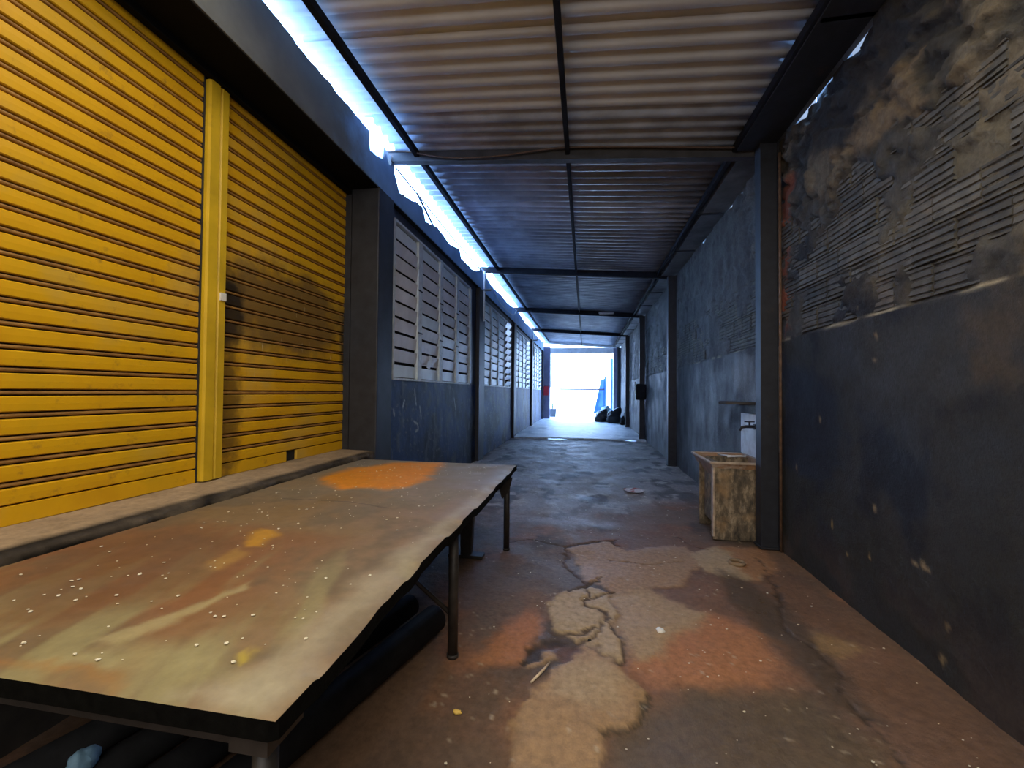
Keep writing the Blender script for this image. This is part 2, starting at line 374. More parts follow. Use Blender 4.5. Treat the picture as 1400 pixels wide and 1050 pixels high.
CR = [([(772, 747), (770, 760), (773, 772), (788, 788), (795, 800), (803, 815), (796, 824), (803, 832), (826, 840), (841, 856), (846, 880), (848, 902)], .010, (.06, .035, .022)),
      ([(772, 748), (800, 744), (838, 739), (846, 746)], .02, (.05, .035, .025)), ([(797, 820), (830, 815), (838, 807)], .012, (.06, .035, .022)),
      ([(776, 808), (792, 800), (815, 790), (818, 786)], .010, (.06, .04, .025)), ([(752, 861), (770, 872), (800, 863), (812, 857)], .014, (.06, .035, .02)),
      ([(822, 853), (820, 865), (806, 876), (790, 880)], .014, (.08, .05, .03)), ([(820, 1005), (838, 992), (872, 980), (896, 955)], .012, (.05, .035, .02)),
      ([(1030, 760), (1060, 790), (1075, 850), (1110, 885), (1150, 925), (1172, 962), (1200, 1005), (1245, 1062)], .008, (.05, .035, .025)),
      ([(925, 733), (950, 745), (968, 752)], .01, (.07, .045, .03)), ([(835, 768), (880, 772), (930, 768)], .006, (.13, .075, .045)), ([(690, 745), (730, 738), (768, 747)], .008, (.06, .05, .04))]
for pts, wd, cc in CR:
    d = seg_dist(nx, ny, fp(*pts)); m = sstep(wd * 1.9, wd * .5, d); C = mix(C, cc, m * .9); H = H - .010 * m
sp_ = sstep(.80, .86, fbm(Xg, Yg, 30, 2, 101)) * sstep(.45, .6, med); C = mix(C, (.5, .42, .3), sp_ * .5)
R = np.clip(R + (med - .5) * .4, .25, .95)
H = H * sstep(0, .04, np.minimum(Xg + 2.57, 2.06 - Xg) + .02) - .006
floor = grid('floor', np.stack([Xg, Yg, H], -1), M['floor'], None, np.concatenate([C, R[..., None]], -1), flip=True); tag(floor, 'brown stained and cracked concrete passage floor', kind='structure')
# raised pale slab towards the street
xs2 = np.arange(-2.57, 2.061, .05); ys2 = np.concatenate([[14.58, 14.585, 14.6], np.arange(14.65, 26.2, .08)])
X2, Y2 = np.meshgrid(xs2, ys2); n2 = fbm(X2, Y2, 1.2, 5, 5); n3 = fbm(X2, Y2 * .6, 3.2, 4, 8)
Yw = Y2 + np.where(Y2 < 14.62, (fbm(X2, X2 * 0 + 3, 2, 3, 6) - .5) * .3 * (np.abs(X2) < 5), 0)
Z2 = .045 + (n3 - .5) * .02; Z2[0] = -.03; Z2[1] = .02
c2 = np.zeros(X2.shape + (3,)) + np.array((.50, .50, .50)); c2 = mix(c2, (.30, .31, .33), sstep(.5, .7, n2)); c2 = mix(c2, (.62, .62, .60), sstep(.55, .7, n3))
slab = grid('concrete_slab', np.stack([X2, Yw, Z2], -1), M['floor'], floor, np.concatenate([c2, np.full(X2.shape + (1,), .5)], -1), flip=True)

# ---- right wall: smooth plaster below, rough brickwork above
yr = np.concatenate([np.arange(Y0, 1.2, .08), np.arange(1.2, 5.5, .018), np.arange(5.5, 11, .035), np.arange(11, 25.05, .1)])
zr = np.concatenate([np.arange(-.03, 2.1, .025), np.arange(2.1, 4.2, .018), [4.2]])
Yr, Zr = np.meshgrid(yr, zr)
zline = 2.165 + (fbm(Yr, Yr * 0, 1.5, 3, 5) - .5) * .03
up = sstep(-.008, .008, Zr - zline)
b1 = fbm(Yr, Zr, .9, 5, 11); b2 = fbm(Yr, Zr, 3.2, 5, 12); b3 = fbm(Yr, Zr, 11, 4, 13); b4 = fbm(Yr * .8, Zr * 2.2, 5, 4, 14)
smear = sstep(.42, .58, fbm(Yr * 1.1, Zr * 1.2, 2.6, 4, 15) + .10 * sstep(3.05, 3.6, Zr) + .04 * sstep(2.9, 2.3, Zr) * (fbm(Yr, Zr, 6, 2, 19) - .5))
hr = up * (-.030 + smear * .026 + (b4 - .5) * .045 * smear + (b2 - .5) * .02) + (1 - up) * ((b2 - .5) * .014 + (b3 - .5) * .010)
hr = hr + (b3 - .5) * .018 * up + (fbm(Yr, Zr * 1.6, 20, 3, 55) - .5) * .010 * sstep(7, 5, Yr)
gou = fbm(Yr * .75 + Zr * .65, Zr * 2.4 - Yr * 1.3, 4.5, 4, 57); gm = sstep(.52, .66, gou) * sstep(2.7, 3.2, Zr + (b1 - .5)) * up * sstep(7, 5, Yr)
lump = sstep(.5, .75, fbm(Yr, Zr, 6, 3, 58)) * sstep(2.8, 3.3, Zr) * up * sstep(7, 5, Yr)
hr = hr - gm * .030 + lump * .028
cw = np.zeros(Yr.shape + (3,)) + np.array((.031, .030, .025))
cw = mix(cw, (.036, .034, .030), sstep(.45, .65, b1) * (1 - up)); cw = mix(cw, (.020, .020, .022), sstep(.55, .7, b2) * (1 - up))
cu = np.zeros_like(cw) + np.array((.060, .055, .045)); cu = mix(cu, (.12, .10, .07), sstep(.52, .68, b2) * sstep(5.2, 4.4, Yr)); cu = mix(cu, (.025, .024, .024), sstep(.5, .7, b1)); cu = cu * (.35 + 1.3 * b3[..., None]); cu = mix(cu, (.15, .115, .07), lump * sstep(.45, .6, b2) * .6); cu = mix(cu, (.016, .015, .014), gm * .6)
cw = cw * (1 - up[..., None]) + cu * up[..., None]
def wpx(*p): return [tuple(onx(u, w, XR)[1:]) for u, w in p]
nyr = Yr + (fbm(Yr, Zr, 5, 4, 33) - .5) * .3 + (fbm(Yr, Zr, 22, 3, 35) - .5) * .08; nzr = Zr + (fbm(Yr, Zr, 5, 4, 34) - .5) * .3 + (fbm(Yr, Zr, 22, 3, 36) - .5) * .08
def wpatch(poly, col, soft=.06, amt=1., h=0.):
    global cw, hr
    m = sstep(soft, -soft, poly_sd(nyr, nzr, wpx(*poly))) * amt; cw = mix(cw, col, m); hr = hr + h * m
wpatch([(1070, 480), (1110, 510), (1150, 540), (1155, 650), (1120, 665), (1070, 640)], (.016, .02, .03), .06, .85)
wpatch([(1185, 590), (1215, 560), (1240, 640), (1265, 600), (1262, 700), (1245, 780), (1230, 700), (1195, 650)], (.012, .014, .02), .05, .9)
wpatch([(1170, 555), (1210, 570), (1205, 640), (1180, 650)], (.016, .018, .024), .06, .7)
wpatch([(1310, 420), (1400, 395), (1400, 520), (1315, 520)], (.085, .062, .036), .08, .7)
wpatch([(1165, 460), (1310, 420), (1310, 560), (1170, 520)], (.048, .046, .038), .08, .6)
wpatch([(1180, 160), (1230, 90), (1255, 60), (1258, 150), (1215, 190), (1140, 230), (1120, 215)], (.20, .145, .085), .05, .8, .008)
wpatch([(1068, 250), (1085, 240), (1082, 300), (1076, 380), (1078, 455), (1068, 460)], (.26, .07, .035), .05, .75, -.006)
wpatch([(1300, 190), (1400, 150), (1400, 270), (1300, 300), (1200, 380), (1180, 330)], (.15, .128, .085), .12, .7)
wpatch([(1200, 0), (1280, 0), (1150, 200), (1075, 230)], (.028, .028, .03), .1, .8)
wpatch([(1030, 480), (1000, 500), (1010, 545), (1040, 550)], (.12, .085, .055), .08, .7)
edge = sstep(.016, .004, np.abs(Zr - zline - .004)) * sstep(.45, .62, fbm(Yr, Zr * 0, 3.1, 3, 61)) * sstep(14, 8, Yr); cw = mix(cw, (.42, .35, .22), edge * .95)
scr = sstep(.79, .83, fbm(Yr * 2.2, Zr * .8, 9, 3, 66)) * (Zr < 2.1); cw = mix(cw, (.35, .3, .22), scr * .0)
for u_, w_, ry_, rz_ in ((1266, 779, .035, .014), (1262, 774, .02, .02), (1250, 770, .03, .008), (1196, 694, .014, .03), (1289, 903, .02, .035), (1296, 855, .012, .03), (1138, 717, .012, .03), (1188, 760, .012, .02), (1158, 757, .01, .02), (1122, 572, .012, .03), (1089, 640, .012, .04), (1198, 458, .016, .025), (1196, 490, .03, .01), (1199, 378, .02, .05), (1171, 421, .01, .015)):
    p_ = onx(u_, w_, XR); q_ = np.hypot((Yr - p_[1] + (b3 - .5) * .03) / ry_, (Zr - p_[2] + (b2 - .5) * .03) / rz_); cw = mix(cw, (.34, .25, .13) if w_ < 700 or w_ > 760 else (.45, .30, .10), sstep(1.3, .6, q_) * .75)
lowst = sstep(.6, .0, Zr) * sstep(.45, .65, b2); cw = mix(cw, (.085, .06, .045), lowst * .6)
# bays beyond the first column: washed grey-blue render
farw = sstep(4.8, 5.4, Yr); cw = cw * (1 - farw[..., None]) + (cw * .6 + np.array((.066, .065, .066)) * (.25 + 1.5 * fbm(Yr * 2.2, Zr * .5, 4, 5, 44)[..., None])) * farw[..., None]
rr = np.clip(.66 + (b2 - .5) * .5 + up * .12, .3, .9)
wall_r = empty('wall_right', (0, 0, 0), kind='structure', label='charcoal sooty wall with rough grooved brickwork above smoother render')
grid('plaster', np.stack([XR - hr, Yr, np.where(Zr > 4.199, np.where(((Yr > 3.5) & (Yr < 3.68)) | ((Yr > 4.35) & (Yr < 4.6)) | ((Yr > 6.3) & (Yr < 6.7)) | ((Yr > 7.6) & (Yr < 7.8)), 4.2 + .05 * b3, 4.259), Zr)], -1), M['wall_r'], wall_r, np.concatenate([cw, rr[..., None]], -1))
MB().box(XR + .06, Y0, -.1, XR + .25, YE, 4.24).build('wall_core', M['dock'], wall_r)
for pa, pb in ((Y0, 3.45), (3.75, 4.28), (4.6, 6.2), (6.7, 7.6), (7.9, YE)): MB().box(XR + .10, pa, 4.24, XR + .25, pb, 4.75).build('sun_block', M['dock'], wall_r)  # upstand added to block sun at the gutter gap, notched for slivers
# grooved hollow bricks
def brick_mesh(seed):
    rnd = random.Random(seed); hgt, ln = .19, .30; prof = [(.03, 0)]; z = .0; gr = 4
    prof = [(.035, .0), (.0, .0)]
    for k in range(gr):
        zc = hgt * (k + .5) / gr; g = .009 + rnd.random() * .004; dp = .010 + rnd.random() * .006
        prof += [(.001 + rnd.random() * .002, zc - g), (dp, zc - g * .5), (dp, zc + g * .5), (.001 + rnd.random() * .002, zc + g)]
    prof += [(.0, hgt), (.035, hgt)]
    n = len(prof); v = []; f = []
    for yy in (0, .1, .2, ln):
        for (x, z) in prof: v.append((x + (rnd.random() - .5) * .003, yy, z + (rnd.random() - .5) * .004))
    for a in range(3):
        for i in range(n - 1): f.append((a * n + i, a * n + i + 1, (a + 1) * n + i + 1, (a + 1) * n + i))
    f += [tuple(range(n)), tuple(range(3 * n, 4 * n))[::-1]]
    return MB().add(v, f).data('brick', M['brick'])
bm_ = [brick_mesh(i) for i in range(5)]
def brick_zone(ya, yb, rows):
    for r in range(rows):
        y = ya - (.155 if r % 2 else 0)
        while y < yb - .1:
            if random.random() < .93 and y > ya - .01:
                o = bpy.data.objects.new('brick', random.choice(bm_)); link(o, wall_r)
                o.location = (XR + .006 + random.random() * .010, y + random.uniform(-.006, .006), 2.19 + r * .205)
                o.rotation_euler = (random.uniform(-.012, .012), 0, random.uniform(-.02, .02))
            y += .313
brick_zone(1.3, 4.8, 6); brick_zone(5.15, 9.8, 4); brick_zone(10.2, 14.8, 3)

# ---- left wall
wall_l = empty('wall_left', (0, 0, 0), kind='structure', label='navy painted wall with pillars, lintel and louvre windows')
yl = np.concatenate([np.arange(4.98, 10, .022), np.arange(10, 25.05, .06)]); zl = np.arange(-.03, 1.79, .02)
Yl, Zl = np.meshgrid(yl, zl); a1 = fbm(Yl, Zl, 1.3, 5, 71); a2 = fbm(Yl, Zl * .5, 7, 4, 72)
cl = np.zeros(Yl.shape + (3,)) + np.array((.024, .050, .145)); cl = mix(cl, (.012, .018, .036), sstep(.45, .7, a1)); cl = mix(cl, (.09, .11, .15), sstep(.58, .75, a2) * .7)
for pp_ in ([(567, 533), (569, 553)], [(574, 556), (576, 572)], [(621, 545), (623, 560)], [(566, 576), (571, 580), (572, 587), (568, 590)], [(553, 547), (551, 556)], [(538, 560), (539, 568)]):
    cl = mix(cl, (.5, .52, .55), sstep(.022, .008, seg_dist(Yl, Zl, [tuple(onx(u, w, XW)[1:]) for u, w in pp_])) * .8)
cl = mix(cl, (.16, .17, .2), sstep(.74, .80, fbm(Yl, Zl, 22, 2, 88)) * .6)
grid('wall_base', np.stack([np.full(Yl.shape, XW) + (a2 - .5) * .008, Yl, Zl], -1), M['navy_rough'], wall_l, np.concatenate([cl, np.full(Yl.shape + (1,), .62)], -1), flip=True)
MB().box(-2.78, 5.0, -.1, -2.54, 25.05, 1.78).build('wall_core', M['navy'], wall_l)
MB().box(-2.83, 4.7, 1.7, -2.78, 25.05, 4.06).build('dark_backing', M['black'], wall_l)
PIL = [(4.66, 5.06), (9.55, 10.1), (14.5, 15.0), (19.5, 20.0), (24.6, 25.05)]
for a, b in PIL: MB().box(-2.80, a, -.05, XL, b, 4.05).build('pillar', M['pillar'], wall_l, .012)
MB().box(-3.1, 4.66, .5, -2.80, 5.06, 4.05).build('pillar_return', M['pillar'], wall_l)
# lintel and broken top edge of the wall
prof = [(Y0, 4.58), (4.40, 4.56), (4.42, 4.34), (4.73, 4.42), (4.75, 4.58), (5.05, 4.58), (5.06, 4.42), (5.2, 4.25), (5.6, 4.31), (6.0, 4.40), (6.15, 4.22), (6.68, 4.33), (7.34, 4.27), (7.93, 4.39), (8.04, 4.23), (9.1, 4.30), (9.5, 4.44), (9.6, 4.56), (10.1, 4.56), (10.2, 4.47), (10.9, 4.38), (12.1, 4.43), (13.0, 4.42), (14.4, 4.50), (15.2, 4.56), (17, 4.46), (19.2, 4.50), (22, 4.46), (25.05, 4.55)]
py = np.arange(Y0, 25.05, .03); pz = np.interp(py, [p[0] for p in prof], [p[1] for p in prof]) + (fbm(py, py * 0, 9, 3, 4) - .5) * .04 + (fbm(py, py * 0, 1.7, 2, 14) - .5) * .03
def lintel(sel, m):
    v = []; f = []; q = np.where(sel)[0]
    for i in q: v += [(XL, py[i], 4.045), (XL, py[i], pz[i]), (-2.62, py[i], pz[i] + .01), (-2.62, py[i], 4.045)]
    for i in range(len(q) - 1):
        for k in range(4): f.append((i * 4 + k, i * 4 + (k + 1) % 4, i * 4 + 4 + (k + 1) % 4, i * 4 + 4 + k))
    e = (len(q) - 1) * 4; f += [(0, 1, 2, 3), (e + 3, e + 2, e + 1, e)]
    MB().add(v, f).build('lintel', m, wall_l)
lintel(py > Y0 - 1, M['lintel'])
MB().box(-3.4, Y0, 4.035, -2.455, 25.05, 4.044).build('soffit_slab', M['soffit'], wall_l)
MB().box(-3.4, Y0, 4.05, -2.63, 25.05, 4.12).build('roof_slab', M['soffit'], wall_l)
MB().box(-2.86, Y0, 3.98, -2.80, 4.66, 4.046).build('shutter_box_lip', M['soffit'], wall_l, .006)
MB().box(-3.25, Y0, .0, -3.05, 4.7, 4.1).build('room_backing', M['black'], wall_l)

MB().box(-3.3, Y0 - .25, -.1, 2.3, Y0 - .02, 4.9).build('wall_light_block', M['dock']); tag(bpy.data.objects['wall_light_block'], 'plain unseen wall added behind the photographer to block sky light', kind='structure')  # unseen wall, added to keep blue sky light out of the near end
# ---- louvre windows
WINY = [5.25, 10.3, 15.2, 20.2]
pm_g = MB().box(-.004, 0, 0, .004, 1, 1)
pane_g = pm_g.data('pane', M['pane']); pane_p = MB().box(-.004, 0, 0, .004, 1, 1).data('pane', M['pane_pale'])
for wi, wy in enumerate(WINY):
    win = empty('window_%d' % (wi + 1), (XW, wy, 1.78), kind='structure', label=['four-light steel louvre window next to the yellow shutters', 'louvre window second from the yellow shutters', 'louvre window third from the yellow shutters', 'louvre window closest to the open street end'][wi])
    WL, WH, mw = 3.72, 2.10, .16
    fr = MB(); fr.box(-.05, -.04, -.03, .02, WL + .04, .0); fr.box(-.05, -.04, WH, .02, WL + .04, WH + .03)
    fr.box(-.05, -.04, 0, .02, 0, WH); fr.box(-.05, WL, 0, .02, WL + .10, WH)
    fr.build('window_frame', M['frame'], win, .004)
    MB().box(-.09, -.19, WH + .03, -.0, WL + .55, WH + .17).build('head', M['navy'], win)
    MB().box(-.09, WL + .10, -.0, -.0, WL + .55, WH + .03).build('jamb', M['navy'], win)
    MB().box(-.09, -.19, -.0, -.0, -.04, WH + .03).build('jamb', M['navy'], win)
    pw = (WL - 3 * mw) / 4
    for k in range(3):
        y0 = (k + 1) * pw + k * mw
        mul = MB().box(-.045, y0, 0, .012, y0 + mw, WH).build('mullion', M['frame'], win, .004)
        jb = MB()
        for zz in (.7, 1.35): jb.box(.012, y0 - .004, zz, .016, y0 + mw + .004, zz + .022)
        jb.build('mullion_joint', M['steel'], mul)
    for k in range(4):
        y0 = k * (pw + mw)
        for r in range(10):
            pale = r in (0, 9) or (random.random() < .10 and wi < 2) or (wi >= 2 and random.random() < .5)
            ph = WH / 10
            o = bpy.data.objects.new('pane', pane_p if pale else pane_g); link(o, win)
            o.location = (-.022, y0 + .008, r * ph + .012); o.scale = (1, pw - .016, ph - .042)
            tilt = .10 if r not in (0, 9) else 0
            if wi >= 1 and k == 3: tilt = .5
            o.rotation_euler = (0, tilt + random.uniform(-.03, .03) * (r not in (0, 9)), 0)
    if wi == 0:
        MB().box(-.012, 1.32, .29, .002, 1.44, .40).add([(.003, 1.2, .2), (.003, 1.35, .18), (.003, 1.4, .3), (.003, 1.25, .33)], [(0, 1, 2, 3)]).build('paper_patch', M['pvc'], win)

# ---- ledge under the shutters and dock wall
ly = np.arange(Y0, 4.66, .025); ns = 14
Ls = np.linspace(0, 1, ns); Lp = np.zeros((len(ly), ns, 3)); Lc = np.zeros((len(ly), ns, 4))
er = (fbm(ly, ly * 0, 3, 4, 3) - .5) * .09 + (fbm(ly, ly * 0, 14, 3, 4) - .5) * .05
for j, s_ in enumerate(Ls):
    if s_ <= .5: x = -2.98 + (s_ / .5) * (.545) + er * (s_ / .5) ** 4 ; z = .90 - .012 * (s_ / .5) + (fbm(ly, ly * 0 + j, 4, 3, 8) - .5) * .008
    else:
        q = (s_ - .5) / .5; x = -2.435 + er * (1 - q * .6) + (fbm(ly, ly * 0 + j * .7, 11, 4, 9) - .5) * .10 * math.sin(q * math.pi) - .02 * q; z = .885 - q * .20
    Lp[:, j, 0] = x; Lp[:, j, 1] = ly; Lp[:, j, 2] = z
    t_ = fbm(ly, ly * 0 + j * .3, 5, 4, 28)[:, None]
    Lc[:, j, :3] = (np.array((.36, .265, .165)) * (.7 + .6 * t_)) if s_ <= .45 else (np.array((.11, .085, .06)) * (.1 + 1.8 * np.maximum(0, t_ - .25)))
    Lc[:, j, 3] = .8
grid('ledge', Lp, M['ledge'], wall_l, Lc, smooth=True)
MB().box(-3.04, Y0, -.1, -2.48, 4.655, .70).build('dock_wall', M['dock'], wall_l)

# ---- yellow roll-up shutters
SP = .1175; NSL = 26
def slat_data():
    pr = [(-.012, 0), (.006, .001), (.013, .006), (.0145, .042), (.013, .076), (.006, .082), (-.008, .083), (-.012, .083)]
    return pr
for si, (ya, yb) in enumerate([(-1.2, 2.72), (2.92, 4.74)]):
    d = empty('door_%d' % (si + 1), (XS, ya, .9), kind='structure', label=['wide yellow steel roll-up shutter of clean slats', 'narrower yellow roll-up shutter with a brown burnt stain'][si])
    L = yb - ya
    sm = MB().prism([(x, z) for x, z in slat_data()], 1, 0, L); sm.sm = [False] * len(sm.f); sdat = sm.data('slat', M['shutter'])
    hd = MB().prism([(-.012, .0905), (.002, .091), (.008, .094), (.010, .100), (.008, .1065), (.002, .1095), (-.012, .110)], 1, 0, L).data('slat_hinge', M['hinge'])
    for k in range(NSL):
        z = .105 + k * SP
        for nm, da in (('slat', sdat), ('slat_hinge', hd)):
            o = bpy.data.objects.new(nm, da); link(o, d); o.location = (random.uniform(-.002, .002), 0, z)
    bb = MB()
    if si == 0: bb.box(-.012, 0, .0, .016, L, .098)
    else:
        h0, h1 = 3.70 - ya, 3.85 - ya
        bb.box(-.012, 0, .0, .016, h0, .098); bb.box(-.012, h1, .0, .016, L, .098)
    bb.build('bottom_bar', M['shutter'], d, .003)
    MB().box(-.03, 0, .0, -.013, L, 3.16).build('backing', M['black'], d)
    MB().box(-.02, L, 0, .02, L + .012, 3.16).build('guide_rail', M['steel'], d)
pst = MB().prism([(-2.90, 2.735), (-2.845, 2.735), (-2.825, 2.742), (-2.822, 2.815), (-2.838, 2.825), (-2.840, 2.835), (-2.826, 2.845), (-2.828, 2.905), (-2.845, 2.915), (-2.90, 2.915)], 2, .908, 3.975)
po = pst.build('shutter_post', M['post']); tag(po, 'yellow painted steel post standing between the two roll-up shutters', 'post')
MB().box(-2.826, 2.85, 2.30, -2.812, 2.90, 2.36).build('latch', M['pvc'], po)

# ---- roof: corrugated sheets
ceil = empty('ceiling', (0, 0, 0), kind='structure', label='corrugated roof sheets on steel beams, pale ones above the table')
PW = .177
def sheet_mesh(x0, x1, m, name='roofing_sheet', waves=6.25, amp=.033):
    n = int(waves * 10); v = []; f = []
    xsn = np.linspace(x0, x1, 9)
    for x in xsn:
        for i in range(n + 1):
            y = i * PW / 10; z = amp * 1.3 * (2 * (.5 + .5 * math.cos(2 * math.pi * y / PW)) ** 2 - .8); zz = zroof(x) + .105 + z
            v += [(x, y, zz), (x, y, zz + .007)]
    w = 2 * (n + 1)
    for a in range(len(xsn) - 1):
        for i in range(n):
            p = a * w + 2 * i
            f += [(p, p + w, p + w + 2, p + 2), (p + 1, p + 3, p + w + 3, p + w + 1)]
    b = MB(); b.add(v, f, True); e = []
    for i in range(n):
        for a in (0, (len(xsn) - 1) * w): e.append((a + 2 * i, a + 2 * i + 1, a + 2 * i + 3, a + 2 * i + 2))
    for a in range(len(xsn) - 1):
        for q in (0, 2 * n): e.append((a * w + q, a * w + q + 1, (a + 1) * w + q + 1, (a + 1) * w + q))
    b.add([], []); b.f += e; b.sm += [False] * len(e)
    return b.data(name, m)
sh_d = sheet_mesh(-2.40, 1.72, M['sheet']); sh_l = sheet_mesh(-2.49, 1.72, M['sheet_light'], amp=.028)
y = 4.35 - 8 * 6 * PW
k = 0
while y < YE - .3:
    light = y < 4.2
    o = bpy.data.objects.new('roofing_sheet', sh_l if light else sh_d); link(o, ceil); o.location = (random.uniform(-.03, .03), y, .006 * (k % 2) + (.012 if light else 0)); k += 1
    y += 6 * PW
# beams, purlins, columns
def ibeam(x0, x1, y, hgt, w, name, m):
    b = MB()
    for za, zb, ww in ((-hgt / 2, -hgt / 2 + .012, w), (hgt / 2 - .012, hgt / 2, w), (-hgt / 2 + .012, hgt / 2 - .012, w * .8)):
        v = [(x, y + q * ww / 2, zroof(x) + z) for x in (x0, x1) for z in (za, zb) for q in (-1, 1)]
        b.add(v, [(0, 1, 3, 2), (4, 6, 7, 5), (0, 4, 5, 1), (2, 3, 7, 6), (0, 2, 6, 4), (1, 5, 7, 3)])
    return b
BL = ['dark steel roof beam carrying a draped brown cable', 'dark steel roof beam second from the open rear end, ending above the first window', 'dark steel roof beam that carries a short tube lamp', 'thin dark steel roof beam next to the street-end beam', 'pale street-end roof beam over the bright opening']
for i, yb in enumerate(BAYS):
    hh = .13 if i < 2 else .15
    o = ibeam(-2.56, 1.93, yb, hh, .09, 'roof_beam', None).build('roof_beam', M['steel_end'] if i == 0 else M['purlin'] if i < 4 else M['whitepaint']); tag(o, BL[i], 'beam', 'cross beams of the roof')
for x0, nm, w in ((-2.10, 'dark purlin running under the sheet ends beside the bright gap', .06), (-.22, 'dark purlin running along the middle of the roof', .05), (1.62, 'dark purlin running beside the gutter', .06)):
    zc = zroof(x0); o = MB().box(x0 - w / 2, Y0, zc - .010, x0 + w / 2, YE + .1, zc + .066).build('roof_purlin', M['purlin'], None, .006); tag(o, nm, 'purlin', 'purlins under the roof sheets')
# gutter along the right wall
g = empty('roof_gutter', (1.8, 0, 4.2), label='sheet metal gutter on brackets along the top of the charcoal wall', cat='gutter')
gp = [(1.70, 4.42), (1.70, 4.27), (2.022, 4.27), (2.022, 4.36), (2.03, 4.36), (2.03, 4.262), (1.692, 4.262), (1.692, 4.42)]
MB().prism([(x - 1.8, z - 4.2) for x, z in gp], 1, Y0, YE).build('trough', M['gutter'], g)
yy = 1.6
while yy < 25:
    if min(abs(yy - b) for b in BAYS) > .3: MB().box(-.17, yy - .02, .045, .19, yy + .02, .062).build('bracket', M['steel'], g)
    yy += 1.66
MB().box(-.185, Y0, .045, .17, 4.9, .061).build('dark_cover', M['steel'], g)  # dark sheet under the gutter along the first bay
CLAB = ['dark steel column with base plate standing beside the concrete sink', 'dark steel column standing in the middle of the bare wall past the sink', 'dark steel column beside the wall-mounted black box', 'dark steel column standing behind the black rubbish bags', 'dark steel column at the street opening']
for i, yb in enumerate(BAYS):
    yc = yb - .15
    c = empty('steel_column', (1.895, yc, 0), label=CLAB[i], cat='column', group='steel columns along the charcoal wall')
    zt = zroof(1.87) - .05 if i else 4.26
    b = MB(); b.box(-.09, -.07, .02, -.078, .07, zt); b.box(.078, -.07, .02, .09, .07, zt); b.box(-.078, -.062, .02, .078, -.05, zt); b.build('shaft', M['steel'], c, .003)
    MB().box(-.105, -.09, 0, .092, .09, .022).build('base_plate', M['steel'], c, .003)
    if i == 0:
        pp = MB().tube([(.075, -.125, .0), (.075, -.125, 4.1)], .014, 8); pp.build('conduit', M['rust'], c)
        MB().box(.08, -.078, 1.0, .094, -.07, 2.1).build('edge_strip', M['gutter'], c)
MB().box(1.905, 4.99, 1.52, 1.93, 5.02, 2.16).build('white_strip', M['pvc'], wall_r)

# ------------------------------------------------------------------ objects
# ---- work table
T = empty('work_table', (-1.55, 2.6, 0), label='long low work table with stained board top and orange powder', cat='table')
tx = np.arange(-2.42, -.695, .0125); ty = np.arange(.87, 4.345, .0125)
tx[-1] = -.70
Tx, Ty = np.meshgrid(tx, ty)
wob = (fbm(Ty, Ty * 0, 2.2, 3, 3) - .5) * .03 * sstep(-1.0, -.7, Tx) + (fbm(Tx, Tx * 0, 3, 3, 4) - .5) * .02 * 0
Tz = .845 + (fbm(Tx, Ty, .9, 3, 5) - .5) * .012 - .012 * sstep(-.78, -.70, Tx) * sstep(.45, .6, fbm(Ty, Ty * 0, 3.5, 3, 6))
t1 = fbm(Tx, Ty, 1.1, 5, 81); t2 = fbm(Tx, Ty, 4, 5, 82); t3 = fbm(Tx * 2.2 + Ty * .8, Ty * .35 - Tx * .15, 4, 4, 83)
tc = np.zeros(Tx.shape + (3,)) + np.array((.25, .165, .098))
tc = mix(tc, (.24, .105, .055), sstep(.45, .65, t1) * sstep(3.2, 1.2, Ty) * sstep(-.9, -1.5, Tx)); tc = mix(tc, (.16, .115, .075), sstep(.52, .7, t2) * .7)
tc = mix(tc, (.31, .27, .15), sstep(.48, .68, t3) * sstep(2.4, 1.0, Ty) * .8)
tc = mix(tc, (.28, .24, .195), sstep(2.2, 3.8, Ty + (t2 - .5)) * .75)
tnx = Tx + (fbm(Tx, Ty, 7, 4, 85) - .5) * .12; tny = Ty + (fbm(Tx, Ty, 7, 4, 86) - .5) * .16
def tp(*p): return [tuple(onz(u, w, .85)[:2]) for u, w in p]
def tpatch(poly, col, soft, amt=1.):
    global tc
    tc = mix(tc, col, sstep(soft, -soft, poly_sd(tnx, tny, tp(*poly))) * amt)
tpatch([(705, 636), (690, 650), (360, 978), (290, 965), (350, 910), (450, 830), (545, 755), (620, 700), (670, 662)], (.40, .34, .26), .07, .7)
tpatch([(355, 975), (240, 950), (310, 920), (370, 900), (400, 920)], (.43, .38, .30), .06, .7)
tpatch([(60, 905), (180, 880), (300, 880), (330, 920), (200, 935)], (.36, .31, .17), .06, .6)
tpatch([(120, 880), (190, 855), (260, 830), (345, 795), (340, 802), (240, 850), (150, 885)], (.44, .38, .22), .02, .7)
tpatch([(60, 905), (120, 895), (160, 900), (140, 915)], (.40, .35, .20), .03, .6)
tpatch([(0, 905), (60, 918), (160, 935), (150, 925), (0, 895)], (.40, .18, .05), .03, .6)
tpatch([(0, 800), (120, 745), (240, 720), (330, 740), (290, 790), (180, 830), (60, 850), (0, 850)], (.17, .085, .052), .10, .7)
tpatch([(442, 652), (480, 640), (545, 632), (603, 631), (604, 638), (588, 645), (590, 655), (560, 664), (520, 668), (470, 668), (445, 660)], (.85, .30, .012), .09, .95)
tpatch([(330, 730), (352, 724), (378, 732), (372, 741), (345, 743)], (.62, .32, .04), .03, .7)
tpatch([(290, 762), (330, 745), (340, 752), (305, 775)], (.45, .26, .08), .03, .6)
tpatch([(325, 885), (335, 880), (345, 890), (332, 898)], (.55, .42, .06), .015, .8)
tc = np.minimum(tc * np.array((.84, .83, .69)), .85)
sj = seg_dist(tnx * .3 + Tx * .7, tny * .3 + Ty * .7, tp((388, 680), (460, 684), (535, 694))); tc = mix(tc, (.05, .035, .025), sstep(.008, .003, sj) * .8)
